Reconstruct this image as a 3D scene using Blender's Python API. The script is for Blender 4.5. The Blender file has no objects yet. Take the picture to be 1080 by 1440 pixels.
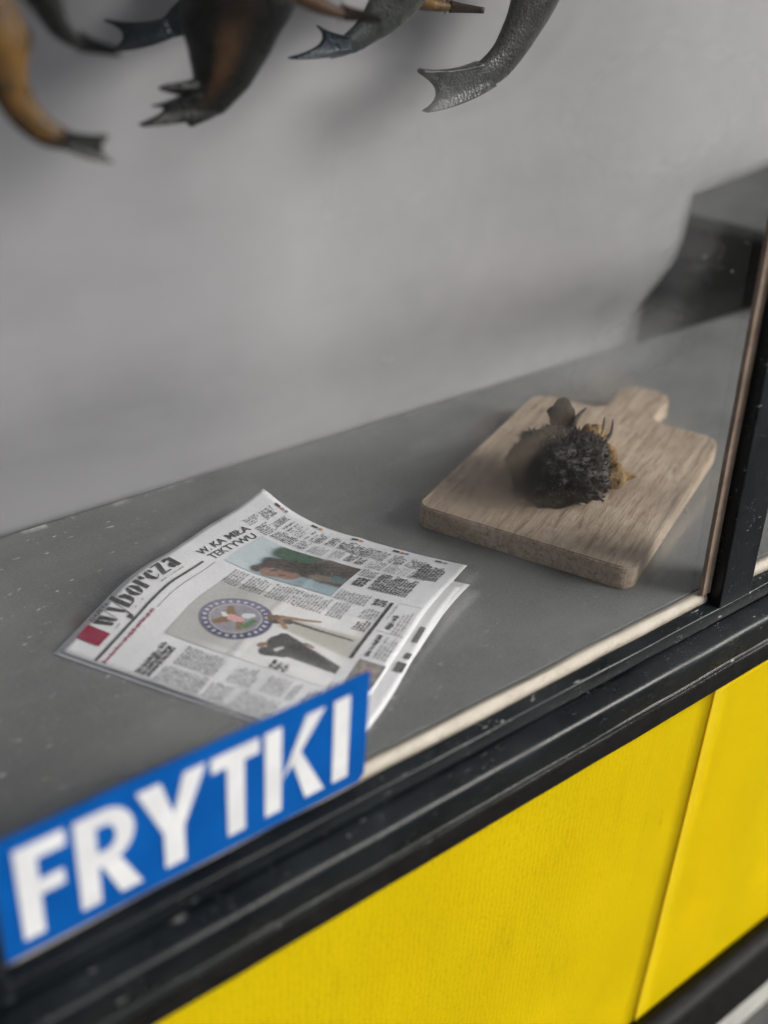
import bpy, bmesh, math, random
from mathutils import Vector, Matrix, noise

random.seed(7)
scene = bpy.context.scene
C = scene.collection

# ------------------------------------------------------------------ camera
cam_d = bpy.data.cameras.new('camera')
cam = bpy.data.objects.new('camera', cam_d); C.objects.link(cam)
Xw = Vector((0.7770421, 0.28147255, -0.56300869))
Yw = Vector((-0.62746774, 0.41728404, -0.65738745))
Zw = Vector((0.04989801, 0.86408752, 0.50086221))
rot = Matrix((Xw, Yw, Zw))            # rows: world axes in camera axes
cam.matrix_world = Matrix.Translation((-0.49398405, -0.55876434, 0.66615477)) @ rot.to_4x4()
cam_d.sensor_fit = 'HORIZONTAL'; cam_d.sensor_width = 36.0
cam_d.lens = 36.0 * 1646.19 / 1080.0
cam_d.clip_start = 0.02; cam_d.clip_end = 400.0
cam_d.dof.use_dof = True
cam_d.dof.focus_distance = 1.22
cam_d.dof.aperture_fstop = 2.35
scene.camera = cam

# ------------------------------------------------------------------ world, sun, exposure
SUN_DIR = Vector((0.60, -0.68, 0.42)).normalized()      # towards the sun
w = bpy.data.worlds.new('World'); scene.world = w; w.use_nodes = True
nt = w.node_tree; nt.nodes.clear()
out = nt.nodes.new('ShaderNodeOutputWorld'); bg = nt.nodes.new('ShaderNodeBackground')
sky = nt.nodes.new('ShaderNodeTexSky'); sky.sky_type = 'NISHITA'; sky.sun_disc = False
sky.sun_elevation = math.asin(SUN_DIR.z); sky.sun_rotation = math.atan2(SUN_DIR.x, SUN_DIR.y)
sky.dust_density = 3.0
hs = nt.nodes.new('ShaderNodeHueSaturation'); hs.inputs['Saturation'].default_value = 0.22   # cloud cover: nearly grey
nt.links.new(sky.outputs[0], hs.inputs['Color']); nt.links.new(hs.outputs[0], bg.inputs['Color'])
bg.inputs['Strength'].default_value = 0.075
nt.links.new(bg.outputs[0], out.inputs['Surface'])
sun_d = bpy.data.lights.new('sun', 'SUN'); sun_d.energy = 2.2; sun_d.angle = math.radians(28); sun_d.color = (1.0, 0.96, 0.9)
sun = bpy.data.objects.new('sun', sun_d); C.objects.link(sun)
sun.rotation_euler = SUN_DIR.to_track_quat('Z', 'Y').to_euler()
vs = scene.view_settings
vs.view_transform = 'Standard'; vs.look = 'None'; vs.gamma = 1.0; vs.use_curve_mapping = False
vs.exposure = 0.80
scene.cycles.use_denoising = True
scene.cycles.max_bounces = 6; scene.cycles.diffuse_bounces = 3; scene.cycles.glossy_bounces = 3
scene.cycles.use_adaptive_sampling = True; scene.cycles.adaptive_threshold = 0.025
scene.cycles.transparent_max_bounces = 16
scene.cycles.caustics_refractive = False; scene.cycles.caustics_reflective = False

# ------------------------------------------------------------------ helpers
def new_mat(name):
    m = bpy.data.materials.new(name); m.use_nodes = True
    t = m.node_tree; t.nodes.clear()
    o = t.nodes.new('ShaderNodeOutputMaterial')
    return m, t, o

class N:
    """small node helper"""
    def __init__(s, t): s.t = t
    def node(s, kind, **kw):
        n = s.t.nodes.new(kind)
        for k, v in kw.items(): setattr(n, k, v)
        return n
    def link(s, a, b): s.t.links.new(a, b)
    def set(s, sock, v):
        if isinstance(v, bpy.types.NodeSocket): s.link(v, sock)
        else: sock.default_value = v
    def coord(s, scale=(1, 1, 1), rot=(0, 0, 0), kind='Object'):
        tc = s.node('ShaderNodeTexCoord'); mp = s.node('ShaderNodeMapping')
        s.link(tc.outputs[kind], mp.inputs['Vector'])
        mp.inputs['Scale'].default_value = scale; mp.inputs['Rotation'].default_value = rot
        return mp.outputs[0]
    def noise(s, vec, scale, detail=4, rough=.55, dist=0.0):
        n = s.node('ShaderNodeTexNoise'); s.link(vec, n.inputs['Vector'])
        n.inputs['Scale'].default_value = scale; n.inputs['Detail'].default_value = detail
        n.inputs['Roughness'].default_value = rough; n.inputs['Distortion'].default_value = dist
        return n.outputs[0]
    def voronoi(s, vec, scale, feature='F1', out='Distance', rnd=1.0):
        n = s.node('ShaderNodeTexVoronoi', feature=feature); s.link(vec, n.inputs['Vector'])
        n.inputs['Scale'].default_value = scale; n.inputs['Randomness'].default_value = rnd
        return n.outputs[out]
    def rng(s, v, a, b, c=0.0, d=1.0, smooth=False):
        n = s.node('ShaderNodeMapRange'); n.clamp = True
        if smooth: n.interpolation_type = 'SMOOTHSTEP'
        s.link(v, n.inputs[0])
        for i, x in zip((1, 2, 3, 4), (a, b, c, d)): n.inputs[i].default_value = x
        return n.outputs[0]
    def math(s, op, a, b=0.0, clamp=False):
        n = s.node('ShaderNodeMath', operation=op); n.use_clamp = clamp
        s.set(n.inputs[0], a); s.set(n.inputs[1], b); return n.outputs[0]
    def mix(s, f, a, b, mode='MIX'):
        n = s.node('ShaderNodeMix', data_type='RGBA', blend_type=mode)
        s.set(n.inputs[0], f)
        for i, v in ((6, a), (7, b)):
            if isinstance(v, bpy.types.NodeSocket): s.link(v, n.inputs[i])
            else: n.inputs[i].default_value = (*v, 1) if len(v) == 3 else v
        return n.outputs[2]
    def bump(s, h, strength=.3, dist=.001, normal=None):
        n = s.node('ShaderNodeBump'); s.link(h, n.inputs['Height'])
        n.inputs['Strength'].default_value = strength; n.inputs['Distance'].default_value = dist
        if normal: s.link(normal, n.inputs['Normal'])
        return n.outputs[0]
    def bsdf(s, color, rough=.5, normal=None, spec=.5, **kw):
        n = s.node('ShaderNodeBsdfPrincipled')
        if isinstance(color, bpy.types.NodeSocket): s.link(color, n.inputs['Base Color'])
        else: n.inputs['Base Color'].default_value = (*color, 1)
        s.set(n.inputs['Roughness'], rough)
        n.inputs['Specular IOR Level'].default_value = spec
        if normal: s.link(normal, n.inputs['Normal'])
        for k, v in kw.items(): s.set(n.inputs[k.replace('_', ' ')], v)
        return n.outputs[0]

def link(name, me, mat=None, parent=None, smooth=False):
    o = bpy.data.objects.new(name, me); C.objects.link(o)
    if mat: me.materials.append(mat)
    if parent: o.parent = parent
    if smooth:
        for p in me.polygons: p.use_smooth = True
    return o
def mesh(name, verts, faces, mat=None, parent=None, smooth=False):
    me = bpy.data.meshes.new(name); me.from_pydata([tuple(v) for v in verts], [], faces); me.validate(); me.update()
    return link(name, me, mat, parent, smooth)
def from_bm(name, bm, mat=None, parent=None, smooth=False):
    bmesh.ops.recalc_face_normals(bm, faces=bm.faces)
    me = bpy.data.meshes.new(name); bm.to_mesh(me); bm.free()
    return link(name, me, mat, parent, smooth)
def tag(o, label, cat, group=None):
    o['label'] = label; o['category'] = cat
    if group: o['group'] = group
    return o
def thing(name, label, cat, loc=(0, 0, 0), group=None):
    o = bpy.data.objects.new(name, None); C.objects.link(o); o.location = loc
    o.empty_display_size = .05
    return tag(o, label, cat, group)
def box(name, lo, hi, mat=None, parent=None, bevel=0.0, seg=2):
    bm = bmesh.new(); bmesh.ops.create_cube(bm, size=1)
    for v in bm.verts:
        v.co = Vector([lo[i] + (v.co[i] + .5) * (hi[i] - lo[i]) for i in range(3)])
    if bevel: bmesh.ops.bevel(bm, geom=bm.edges[:], offset=bevel, segments=seg, affect='EDGES', profile=.6)
    return from_bm(name, bm, mat, parent, smooth=False)
def rounded(poly, r, n=4):
    """round the corners of an open list of (y, z, radius) profile points"""
    res = []
    for i, p in enumerate(poly):
        rad = p[2] if len(p) > 2 else r
        if i in (0, len(poly) - 1) or rad <= 0: res.append(Vector(p[:2])); continue
        a, b, c = Vector(poly[i-1][:2]), Vector(p[:2]), Vector(poly[i+1][:2])
        d1 = min(rad, (a-b).length * .45); d2 = min(rad, (c-b).length * .45)
        s, e = b + (a-b).normalized() * d1, b + (c-b).normalized() * d2
        for k in range(n + 1):
            t = k / n; res.append(s*(1-t)**2 + b*2*t*(1-t) + e*t*t)
    return res
def profile_bar(name, prof, x0, x1, mat, parent, r=.0012, nx=40, wob=0.0, seed=0):
    """closed (y,z) profile extruded along x with a slight waviness"""
    pr = rounded(prof, r)
    vs_, fs = [], []
    m = len(pr)
    for i in range(nx + 1):
        x = x0 + (x1 - x0) * i / nx
        for k, p in enumerate(pr):
            d = wob * noise.noise(Vector((x*14, k*.15 + seed, seed))) if wob else 0
            vs_.append((x, p.x + d, p.y + d))
    for i in range(nx):
        for k in range(m):
            k2 = (k + 1) % m
            fs.append((i*m + k, i*m + k2, (i+1)*m + k2, (i+1)*m + k))
    fs.append(tuple(range(m))); fs.append(tuple(range(nx*m, nx*m + m)))
    bm = bmesh.new(); vv = [bm.verts.new(v) for v in vs_]
    for f in fs:
        try: bm.faces.new([vv[i] for i in f])
        except ValueError: pass
    o = from_bm(name, bm, mat, parent)
    for p in o.data.polygons: p.use_smooth = len(p.vertices) == 4
    return o

# ------------------------------------------------------------------ materials
def mat_frame():
    m, t, o = new_mat('black_frame_paint'); n = N(t); v = n.coord()
    grime = n.noise(v, 9, 5, .6)
    col = n.mix(n.rng(grime, .42, .68), (.003, .0045, .0058), (.008, .011, .013))
    # pale grit and chipped flecks
    cell = n.voronoi(v, 330); pick = n.noise(v, 60, 3)
    fl = n.math('MULTIPLY', n.rng(cell, .12, .2, 1, 0), n.rng(pick, .56, .66))
    fl2 = n.math('MULTIPLY', n.rng(n.noise(v, 420, 2), .66, .72), n.rng(n.noise(v, 25, 3), .5, .66))
    vs_ = n.coord(scale=(.25, 1, 1))
    scr = n.math('MULTIPLY', n.rng(n.noise(vs_, 260, 2), .67, .73), n.rng(n.noise(v, 14, 3), .52, .62))
    chip = n.math('MULTIPLY', n.rng(n.noise(n.coord(scale=(.5, 1, 1)), 75, 4, .75), .66, .70), n.rng(n.noise(v, 11, 2), .50, .60))
    scr = n.math('MAXIMUM', scr, chip)
    f = n.math('MAXIMUM', n.math('MAXIMUM', fl, n.math('MULTIPLY', fl2, .35)), scr)
    col = n.mix(n.math('MULTIPLY', f, .8), col, (.30, .31, .30))
    h = n.math('ADD', n.noise(v, 500, 2), n.math('MULTIPLY', n.noise(v, 45, 3), 1.6))
    b = n.bump(h, .22, .0012)
    n.link(n.bsdf(col, n.rng(grime, .35, .7, .22, .48), b, spec=.26), o.inputs[0]); return m
def mat_yellow():
    m, t, o = new_mat('yellow_corrugated_plastic'); n = N(t); v = n.coord()
    wv = n.node('ShaderNodeTexWave', wave_type='BANDS', bands_direction='X')
    n.link(v, wv.inputs['Vector']); wv.inputs['Scale'].default_value = 46; wv.inputs['Distortion'].default_value = 4.5
    wv.inputs['Detail'].default_value = 2; wv.inputs['Detail Scale'].default_value = 1.6
    rib = wv.outputs[1]
    vs_ = n.coord(scale=(1, 1, .18))
    streak = n.noise(vs_, 42, 5, .65)
    mott = n.noise(v, 190, 4, .7)
    big = n.noise(v, 5, 3)
    sep = n.node('ShaderNodeSeparateXYZ'); n.link(v, sep.inputs[0])
    side = n.rng(n.math('ADD', sep.outputs[0], n.math('MULTIPLY', n.noise(v, 6, 3), .12)), .28, .50, 1, .15)   # the old sheet is worn, the newer one cleaner
    col = n.mix(n.rng(big, .35, .65), (.86, .635, .002), (.90, .68, .003))
    d = n.math('MULTIPLY', n.math('ADD', n.math('MULTIPLY', n.rng(mott, .5, .75), .55), n.math('MULTIPLY', n.rng(streak, .55, .78), .35)), side)
    col = n.mix(d, col, (.62, .43, .003))
    spot = n.math('MULTIPLY', n.rng(n.voronoi(v, 26), .022, .045, 1, 0), n.rng(n.noise(v, 13), .50, .54))
    col = n.mix(n.math('MULTIPLY', spot, .7), col, (.14, .10, .02))
    smear = n.math('MULTIPLY', n.rng(n.noise(n.coord(scale=(1, 1, .5), rot=(0, .6, 0)), 90, 3), .68, .76), n.rng(n.noise(v, 9), .56, .64))
    col = n.mix(n.math('MULTIPLY', smear, .5), col, (.36, .24, .01))
    h = n.math('ADD', n.math('MULTIPLY', n.math('MULTIPLY', rib, side), .55), n.math('MULTIPLY', mott, .5))
    b = n.bump(h, .28, .0012)
    n.link(n.bsdf(col, .62, b, spec=.10), o.inputs[0]); return m
def mat_counter():
    m, t, o = new_mat('grey_counter_paint'); n = N(t); v = n.coord()
    big = n.noise(v, 6, 5, .6)
    col = n.mix(n.rng(big, .35, .68), (.115, .122, .119), (.175, .181, .176))
    fine = n.noise(v, 420, 3, .7)
    col = n.mix(n.rng(fine, .45, .75, 0, .7), col, (.24, .247, .258))
    dark = n.noise(v, 150, 3, .7)
    col = n.mix(n.rng(dark, .55, .75, 0, .45), col, (.08, .085, .08))
    sep = n.node('ShaderNodeSeparateXYZ'); n.link(v, sep.inputs[0])
    left = n.rng(sep.outputs[0], -.02, .16, 1, .12)
    flv = n.coord(scale=(.35, 1, 1), rot=(0, 0, -.5))
    fleck = n.math('MULTIPLY', n.rng(n.noise(flv, 170, 2), .66, .72), n.math('MULTIPLY', n.rng(n.noise(v, 17, 3), .40, .55), left))
    # worn bright rim along the back edge
    edge = n.math('MULTIPLY', n.rng(sep.outputs[1], .492, .503), n.rng(n.noise(n.coord(scale=(1, .4, 1)), 30, 3), .50, .58))
    edge = n.math('MULTIPLY', edge, left)
    dots = n.math('MULTIPLY', n.rng(n.voronoi(v, 170), .07, .13, 1, 0), n.rng(n.noise(v, 40, 3), .50, .62, 0, .6))
    wipe = n.rng(n.noise(n.coord(scale=(.25, 1, 1), rot=(0, 0, .35)), 16, 4, .6), .48, .72, 0, .30)
    col = n.mix(wipe, col, (.25, .258, .268))
    fl = n.math('MAXIMUM', n.math('MAXIMUM', fleck, edge), dots)
    col = n.mix(n.math('MULTIPLY', fl, .85), col, (.66, .66, .63))
    b = n.bump(n.math('ADD', fine, n.math('MULTIPLY', fl, 2.0)), .3, .0008)
    n.link(n.bsdf(col, n.rng(big, .3, .7, .36, .52), b, spec=.45), o.inputs[0]); return m
def mat_backdrop():
    m, t, o = new_mat('pale_grey_panel'); n = N(t); v = n.coord()
    col = n.mix(n.rng(n.noise(v, 2.2, 4), .35, .65), (.485, .485, .505), (.565, .565, .585))
    col = n.mix(n.rng(n.noise(n.coord(scale=(.5, 1, 1.5)), 7, 4), .5, .75, 0, .35), col, (.40, .40, .415))
    n.link(n.bsdf(col, .8, n.bump(n.noise(v, 5, 3), .35, .01), spec=.2), o.inputs[0]); return m
def mat_plain(name, c1, c2, rough=.6, scale=40, bump=.2, spec=.4):
    m, t, o = new_mat(name); n = N(t); v = n.coord()
    k = n.noise(v, scale, 5, .6)
    n.link(n.bsdf(n.mix(n.rng(k, .35, .68), c1, c2), rough, n.bump(n.noise(v, scale*6, 3), bump, .001), spec=spec), o.inputs[0]); return m
def mat_bead(name, c1, c2, c3):
    m, t, o = new_mat(name); n = N(t); v = n.coord()
    k = n.noise(v, 30, 5, .65)
    col = n.mix(n.rng(k, .35, .65), c1, c2)
    col = n.mix(n.rng(n.noise(v, 110, 4, .7), .58, .74, 0, .7), col, c3)
    n.link(n.bsdf(col, .6, n.bump(n.noise(v, 220, 4), .6, .001), spec=.3), o.inputs[0]); return m
def mat_wood():
    m, t, o = new_mat('worn_beech_wood'); n = N(t)
    v = n.coord(scale=(.09, 1, 1)); v0 = n.coord()
    g = n.noise(v, 170, 6, .75, .5); g2 = n.noise(v, 34, 4, .6, .8)
    col = n.mix(n.rng(g2, .3, .7), (.36, .285, .21), (.51, .415, .32))
    col = n.mix(n.rng(g, .46, .66, 0, .85), col, (.15, .105, .075))
    pale = n.noise(v0, 26, 5, .7)
    col = n.mix(n.rng(pale, .55, .75, 0, .55), col, (.60, .54, .47))
    stain = n.noise(v0, 8, 4, .6)
    col = n.mix(n.rng(stain, .52, .72, 0, .6), col, (.21, .165, .13))
    n.link(n.bsdf(col, .7, n.bump(g, .9, .0018), spec=.2), o.inputs[0]); return m
def mat_sign():
    m, t, o = new_mat('blue_sign_plastic'); n = N(t); v = n.coord()
    col = n.mix(n.rng(n.noise(v, 22, 4), .35, .65), (.001, .060, .25), (.0015, .074, .30))
    n.link(n.bsdf(col, .34, n.bump(n.noise(v, 60, 3), .1, .001), spec=.18), o.inputs[0]); return m
def mat_paper():
    m, t, o = new_mat('newsprint_paper'); n = N(t); v = n.coord()
    col = n.mix(n.rng(n.noise(v, 900, 3, .8), .35, .68), (.58, .587, .61), (.79, .797, .815))
    col = n.mix(n.rng(n.noise(v, 30, 4), .5, .75, 0, .2), col, (.60, .60, .61))
    n.link(n.bsdf(col, .75, n.bump(n.noise(v, 160, 4), .35, .0008), spec=.2), o.inputs[0]); return m
def mat_ink(name, c, fade=.4):
    m, t, o = new_mat(name); n = N(t); v = n.coord()
    k = n.noise(v, 700, 3, .7)
    n.link(n.bsdf(n.mix(n.rng(k, .45, .75, 0, fade), c, (.5, .5, .5)), .7, spec=.2), o.inputs[0]); return m
def mat_attr(name, rough=.7, spec=.2, grain=.25):
    m, t, o = new_mat(name); n = N(t); v = n.coord()
    a = n.node('ShaderNodeVertexColor', layer_name='Col')
    k = n.noise(v, 900, 3, .8)
    col = n.mix(n.rng(k, .4, .72, 0, grain), a.outputs[0], (.62, .62, .61))
    n.link(n.bsdf(col, rough, spec=spec), o.inputs[0]); return m
def mat_fish():
    m, t, o = new_mat('smoked_fish_skin'); n = N(t); v = n.coord()
    a = n.node('ShaderNodeVertexColor', layer_name='Col')
    k = n.noise(v, 70, 5, .65, .6); k2 = n.noise(v, 19, 4, .6, .5)
    col = n.mix(n.rng(k, .42, .70, 0, .75), a.outputs[0], (.004, .005, .006), 'MIX')
    bright = n.mix(.0, a.outputs[0], a.outputs[0])
    gold = n.mix(1.0, a.outputs[0], (1.9, 1.8, 1.6), 'MULTIPLY')
    col = n.mix(n.math('MULTIPLY', n.rng(k2, .52, .70), .7), col, gold)
    sc = n.voronoi(v, 330)
    h = n.math('ADD', n.math('MULTIPLY', sc, .8), n.noise(v, 90, 4))
    n.link(n.bsdf(col, n.rng(k, .3, .7, .20, .42), n.bump(h, .45, .0014), spec=.2), o.inputs[0]); return m
def mat_lump():
    m, t, o = new_mat('charred_flesh'); n = N(t); v = n.coord()
    k = n.noise(v, 55, 5, .7)
    col = n.mix(n.rng(k, .38, .66), (.0035, .003, .003), (.026, .022, .020))
    col = n.mix(n.rng(n.noise(v, 24, 3), .56, .7, 0, .6), col, (.060, .045, .036))
    n.link(n.bsdf(col, .6, n.bump(n.noise(v, 140, 4), .8, .004), spec=.35), o.inputs[0]); return m
def mat_amber():
    m, t, o = new_mat('amber_fried_flesh'); n = N(t); v = n.coord()
    k = n.noise(v, 80, 4)
    col = n.mix(n.rng(k, .35, .65), (.085, .050, .020), (.24, .155, .070))
    n.link(n.bsdf(col, .65, n.bump(n.noise(v, 160, 4), .9, .004), spec=.2), o.inputs[0]); return m
def mat_glass():
    """clear pane with breath-like fog patches, dust and dried specks on it"""
    m, t, o = new_mat('dusty_fogged_glass'); n = N(t); v = n.coord()
    wobble = n.math('MULTIPLY', n.math('SUBTRACT', n.noise(v, 22, 3, .6), .5), .7)
    def blob(cx, cz, rx, rz, p):
        mp = n.node('ShaderNodeMapping'); n.link(v, mp.inputs[0])
        mp.inputs['Scale'].default_value = (1/rx, 0, 1/rz); mp.inputs['Location'].default_value = (-cx/rx, 0, -cz/rz)
        ln = n.node('ShaderNodeVectorMath', operation='LENGTH'); n.link(mp.outputs[0], ln.inputs[0])
        wob = n.math('ADD', ln.outputs[1], wobble)
        return n.rng(wob, .0, 1.35, p, 0, True)
    def most(l):
        r = l[0]
        for g in l[1:]: r = n.math('MAXIMUM', r, g)
        return r
    wet = most([blob(.115, .232, .085, .065, .30), blob(.245, .310, .12, .05, .45), blob(.33, .37, .10, .07, .22)])     # condensation, clear but blurring
    milky = most([blob(.24, .50, .17, .08, .50), blob(-.03, .49, .10, .06, .42), blob(-.20, .118, .13, .030, .55), blob(-.02, .36, .14, .05, .32), blob(.10, .13, .10, .04, .22), blob(.36, .10, .06, .05, .3)])
    f = n.math('MAXIMUM', wet, n.math('MULTIPLY', milky, .7))
    haze = n.rng(n.noise(v, 5, 4), .35, .75, .0, .14)
    f = n.math('ADD', f, haze, clamp=True)
    dustmask = n.math('ADD', n.rng(n.noise(v, 7, 3), .40, .62, .25, 1), blob(.33, .38, .10, .08, 1.2))
    speck = n.math('MULTIPLY', n.rng(n.voronoi(v, 95), .045, .085, 1, 0), n.rng(n.noise(v, 34, 2), .55, .62))
    tiny = n.math('MULTIPLY', n.rng(n.voronoi(v, 330), .08, .16, 1, 0), n.rng(n.noise(v, 80, 2), .55, .66))
    sp = n.math('MULTIPLY', n.math('MAXIMUM', n.math('MULTIPLY', speck, .6), n.math('MULTIPLY', tiny, .4)), dustmask)
    tr = n.node('ShaderNodeBsdfTransparent')
    rf = n.node('ShaderNodeBsdfRefraction'); rf.inputs['IOR'].default_value = 1.05; rf.inputs['Roughness'].default_value = .36
    df = n.node('ShaderNodeBsdfDiffuse'); df.inputs['Color'].default_value = (.75, .75, .74, 1)
    tl = n.node('ShaderNodeBsdfTranslucent'); tl.inputs['Color'].default_value = (.75, .75, .74, 1)
    ms = lambda fac, a, b: (lambda q: (n.set(q.inputs[0], fac), n.link(a, q.inputs[1]), n.link(b, q.inputs[2]), q.outputs[0])[-1])(n.node('ShaderNodeMixShader'))
    milk = ms(.5, df.outputs[0], tl.outputs[0])
    s1 = ms(n.math('MULTIPLY', f, .85), tr.outputs[0], rf.outputs[0])
    s2 = ms(n.math('MAXIMUM', n.math('ADD', n.math('MULTIPLY', f, .010), n.math('MULTIPLY', milky, .055)), sp), s1, milk)
    fr = n.node('ShaderNodeFresnel'); fr.inputs['IOR'].default_value = 1.30
    gl = n.node('ShaderNodeBsdfGlossy'); gl.inputs['Roughness'].default_value = .03
    geo = n.node('ShaderNodeNewGeometry')
    fac = n.math('MULTIPLY', fr.outputs[0], n.math('SUBTRACT', 1.0, geo.outputs['Backfacing']))
    n.link(ms(fac, s2, gl.outputs[0]), o.inputs[0]); return m

M = dict(frame=mat_frame(), yellow=mat_yellow(), counter=mat_counter(), backdrop=mat_backdrop(),
         bead=mat_bead('cream_sealant', (.34, .305, .25), (.43, .395, .335), (.22, .195, .155)),
         wbead=mat_bead('brown_wood_bead', (.20, .145, .11), (.30, .23, .18), (.045, .033, .027)),
         wood=mat_wood(), sign=mat_sign(), paper=mat_paper(), fish=mat_fish(), lump=mat_lump(), amber=mat_amber(), glass=mat_glass(),
         white=mat_plain('white_sign_vinyl', (.50, .51, .525), (.60, .605, .615), .45, 30, .1, .2),
         ink=mat_ink('black_ink', (.018, .018, .02), .35), greyink=mat_ink('grey_text_ink', (.10, .10, .105), .5),
         midink=mat_ink('dark_grey_ink', (.045, .045, .05), .5), red=mat_ink('crimson_ink', (.25, .012, .045), .12), print_=mat_attr('printed_picture'),
         rubber=mat_plain('black_rubber', (.004, .004, .004), (.009, .009, .009), .55, 60, .3, .12),
         dark=mat_plain('dark_cabinet_paint', (.009, .008, .0075), (.024, .022, .020), .6, 14, .3, .2),
         lid=mat_plain('grey_green_lid', (.075, .08, .075), (.11, .115, .11), .5, 14, .2),
         concrete=mat_plain('concrete_pavement', (.30, .30, .28), (.40, .395, .37), .85, 20, .5),
         asphalt=mat_plain('dark_paving', (.075, .075, .075), (.12, .12, .118), .9, 20, .5, .2), wall=mat_plain('wall_shade_grey', (.10, .10, .097), (.14, .14, .135), .8, 5, .2, .2),  # wall: shade behind the sheet is put into this dark grey
         steel=mat_plain('dull_steel', (.10, .10, .10), (.18, .18, .18), .4, 60, .1),
         cord=mat_plain('brown_twine', (.16, .12, .08), (.24, .18, .12), .8, 300, .4))

# ------------------------------------------------------------------ setting
GZ = -.86
g = mesh('pavement', [(-60, -60, GZ), (60, -60, GZ), (60, 60, GZ), (-60, 60, GZ)], [(0, 1, 2, 3)], M['asphalt']); g['kind'] = 'structure'
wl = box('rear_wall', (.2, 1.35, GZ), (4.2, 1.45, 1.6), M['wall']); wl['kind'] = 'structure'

# counter inside the window
ct = thing('display_counter', 'grey painted display counter with scratched top behind the window glass', 'counter', (.35, .26, GZ))
def under(o, p):
    o.parent = p; o.matrix_parent_inverse = Matrix.Translation(p.location).inverted(); return o
under(box('counter_top', (-1.1, .0062, -.032), (2.3, .503, 0), M['counter'], bevel=.002), ct)
under(box('support_panel', (-1.05, .46, GZ), (2.25, .485, -.032), M['dark']), ct)

def sst_(a, b, x): t = min(max((x-a)/(b-a), 0), 1); return t*t*(3-2*t)
# pale sheet standing behind the counter, cut away low down at its right end
bmx = bmesh.new(); nx, nz, nr = 90, 46, 26; grid = {}
KR = 12                                               # row where the cut-out ends and the sheet runs on
for i in range(nx + nr + 1):
    for k in range(nz + 1):
        z = -.02 + .282 * k / KR if k <= KR else .262 + .82 * (k - KR) / (nz - KR)
        x1 = .908 - .21 * min(max(z, 0), .262)
        if i <= nx: x = -1.1 + (x1 + 1.1) * i / nx
        else:
            if k < KR: continue
            x = x1 + (2.3 - x1) * (i - nx) / nr
            if k < KR + 4: z += .12 * (x - x1) * (1 - (k - KR) / 4)
        lift = sst_(0, .20, z) * (.052 + .018 * sst_(.3, .85, x)) + .045 * sst_(.02, .34, z) * sst_(.25, .80, x) * sst_(1.3, .95, x)  # invented bulge: the overhang shades the sheet's foot, deeper to the right
        y = .513 - lift + .004 * noise.noise(Vector((x*2.2, z*2.5, 1)))
        grid[i, k] = bmx.verts.new((x, y, z))
for i in range(nx + nr):
    for k in range(nz):
        if i >= nx and k < KR: continue
        bmx.faces.new((grid[i, k], grid[i+1, k], grid[i+1, k+1], grid[i, k+1]))
bmesh.ops.solidify(bmx, geom=bmx.faces[:], thickness=.0015)
bd = from_bm('back_panel', bmx, M['backdrop'], smooth=True)
tag(bd, 'pale grey sheet standing upright along the back of the counter', 'panel')

# dark cabinet behind the counter, turned a little
cb = thing('dark_cabinet', 'dark cabinet with a grey top standing behind the far end of the counter', 'cabinet', (1.22, .74, GZ))
box('cabinet_body', (0, -.42, 0), (.62, 0, .955), M['dark'], cb, .006)
box('cabinet_top', (-.006, -.426, .957), (.626, .006, .975), M['lid'], cb, .004)
cb.rotation_euler.z = math.radians(13)

# ------------------------------------------------------------------ kiosk front: window, wall, base
win = thing('kiosk_window', 'black framed kiosk window with dusty glass above the yellow panels', 'window', (0, -.01, -.11))
X0, X1 = -1.0, 1.9
def wpart(o): return under(o, win)
LEAN = -.055
def leaning(name, x0, x1, y0, y1, z0, z1, mat, bevel=.0015, lean=LEAN, cuts=24, wob=0):
    o = box(name, (x0, y0, z0), (x1, y1, z1), mat, None, bevel)
    bm = bmesh.new(); bm.from_mesh(o.data)
    es = [e for e in bm.edges if abs(e.verts[0].co.z - e.verts[1].co.z) > .5 * (z1 - z0)]
    bmesh.ops.subdivide_edges(bm, edges=es, cuts=cuts, use_grid_fill=True)
    for v in bm.verts:
        z = v.co.z
        v.co.x += lean * z
        if wob:
            v.co.x += wob * noise.noise(Vector((v.co.x*20, 3, z*26))); v.co.y += wob * .6 * noise.noise(Vector((7, 3, z*31)))
    bm.to_mesh(o.data); bm.free(); return wpart(o)
# sealant strips under the panes
def sealant(x0, x1, seed):
    wpart(profile_bar('sealant_strip', [(.004, .001, 0), (-.0015, .0005), (-.0050, -.0030, .002), (-.0060, -.0098, 0), (.004, -.0098, 0)], x0, x1, M['bead'], None, .0012, 60, .0011, seed))
sealant(-.3355, .4295, 1); sealant(.4905, 1.5, 5)
# frame rail, ledge and gasket, one above the other
wpart(profile_bar('frame_rail', [(.006, -.0100, 0), (-.008, -.0100), (-.0195, -.0130), (-.0205, -.0285), (-.017, -.0305, 0), (.006, -.0305, 0)], X0, X1, M['frame'], None, .0016, 90, .0006, 2))
wpart(profile_bar('outer_sill', [(.004, -.0310, 0), (-.0185, -.0312), (-.024, -.0318, .001), (-.041, -.0375, .004), (-.0425, -.0455, .003), (-.040, -.072), (-.036, -.0745, 0), (.004, -.0745, 0)], X0, X1, M['frame'], None, .002, 90, .0007, 9))
wpart(profile_bar('rubber_gasket', [(.0, -.0750, 0), (-.0365, -.0752), (-.0385, -.0785, .001), (-.0368, -.0805, .0008), (-.0385, -.0835, .001), (-.0370, -.0870), (.0, -.0870, 0)], X0, X1, M['frame'], None, .0006, 90, .0005, 4))
wpart(profile_bar('bottom_lip', [(.0, -.0874, 0), (-.0352, -.0876), (-.0352, -.1135), (-.026, -.1150, 0), (.0, -.1150, 0)], X0, X1, M['rubber'], None, .001, 60, .0004, 6))
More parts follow.
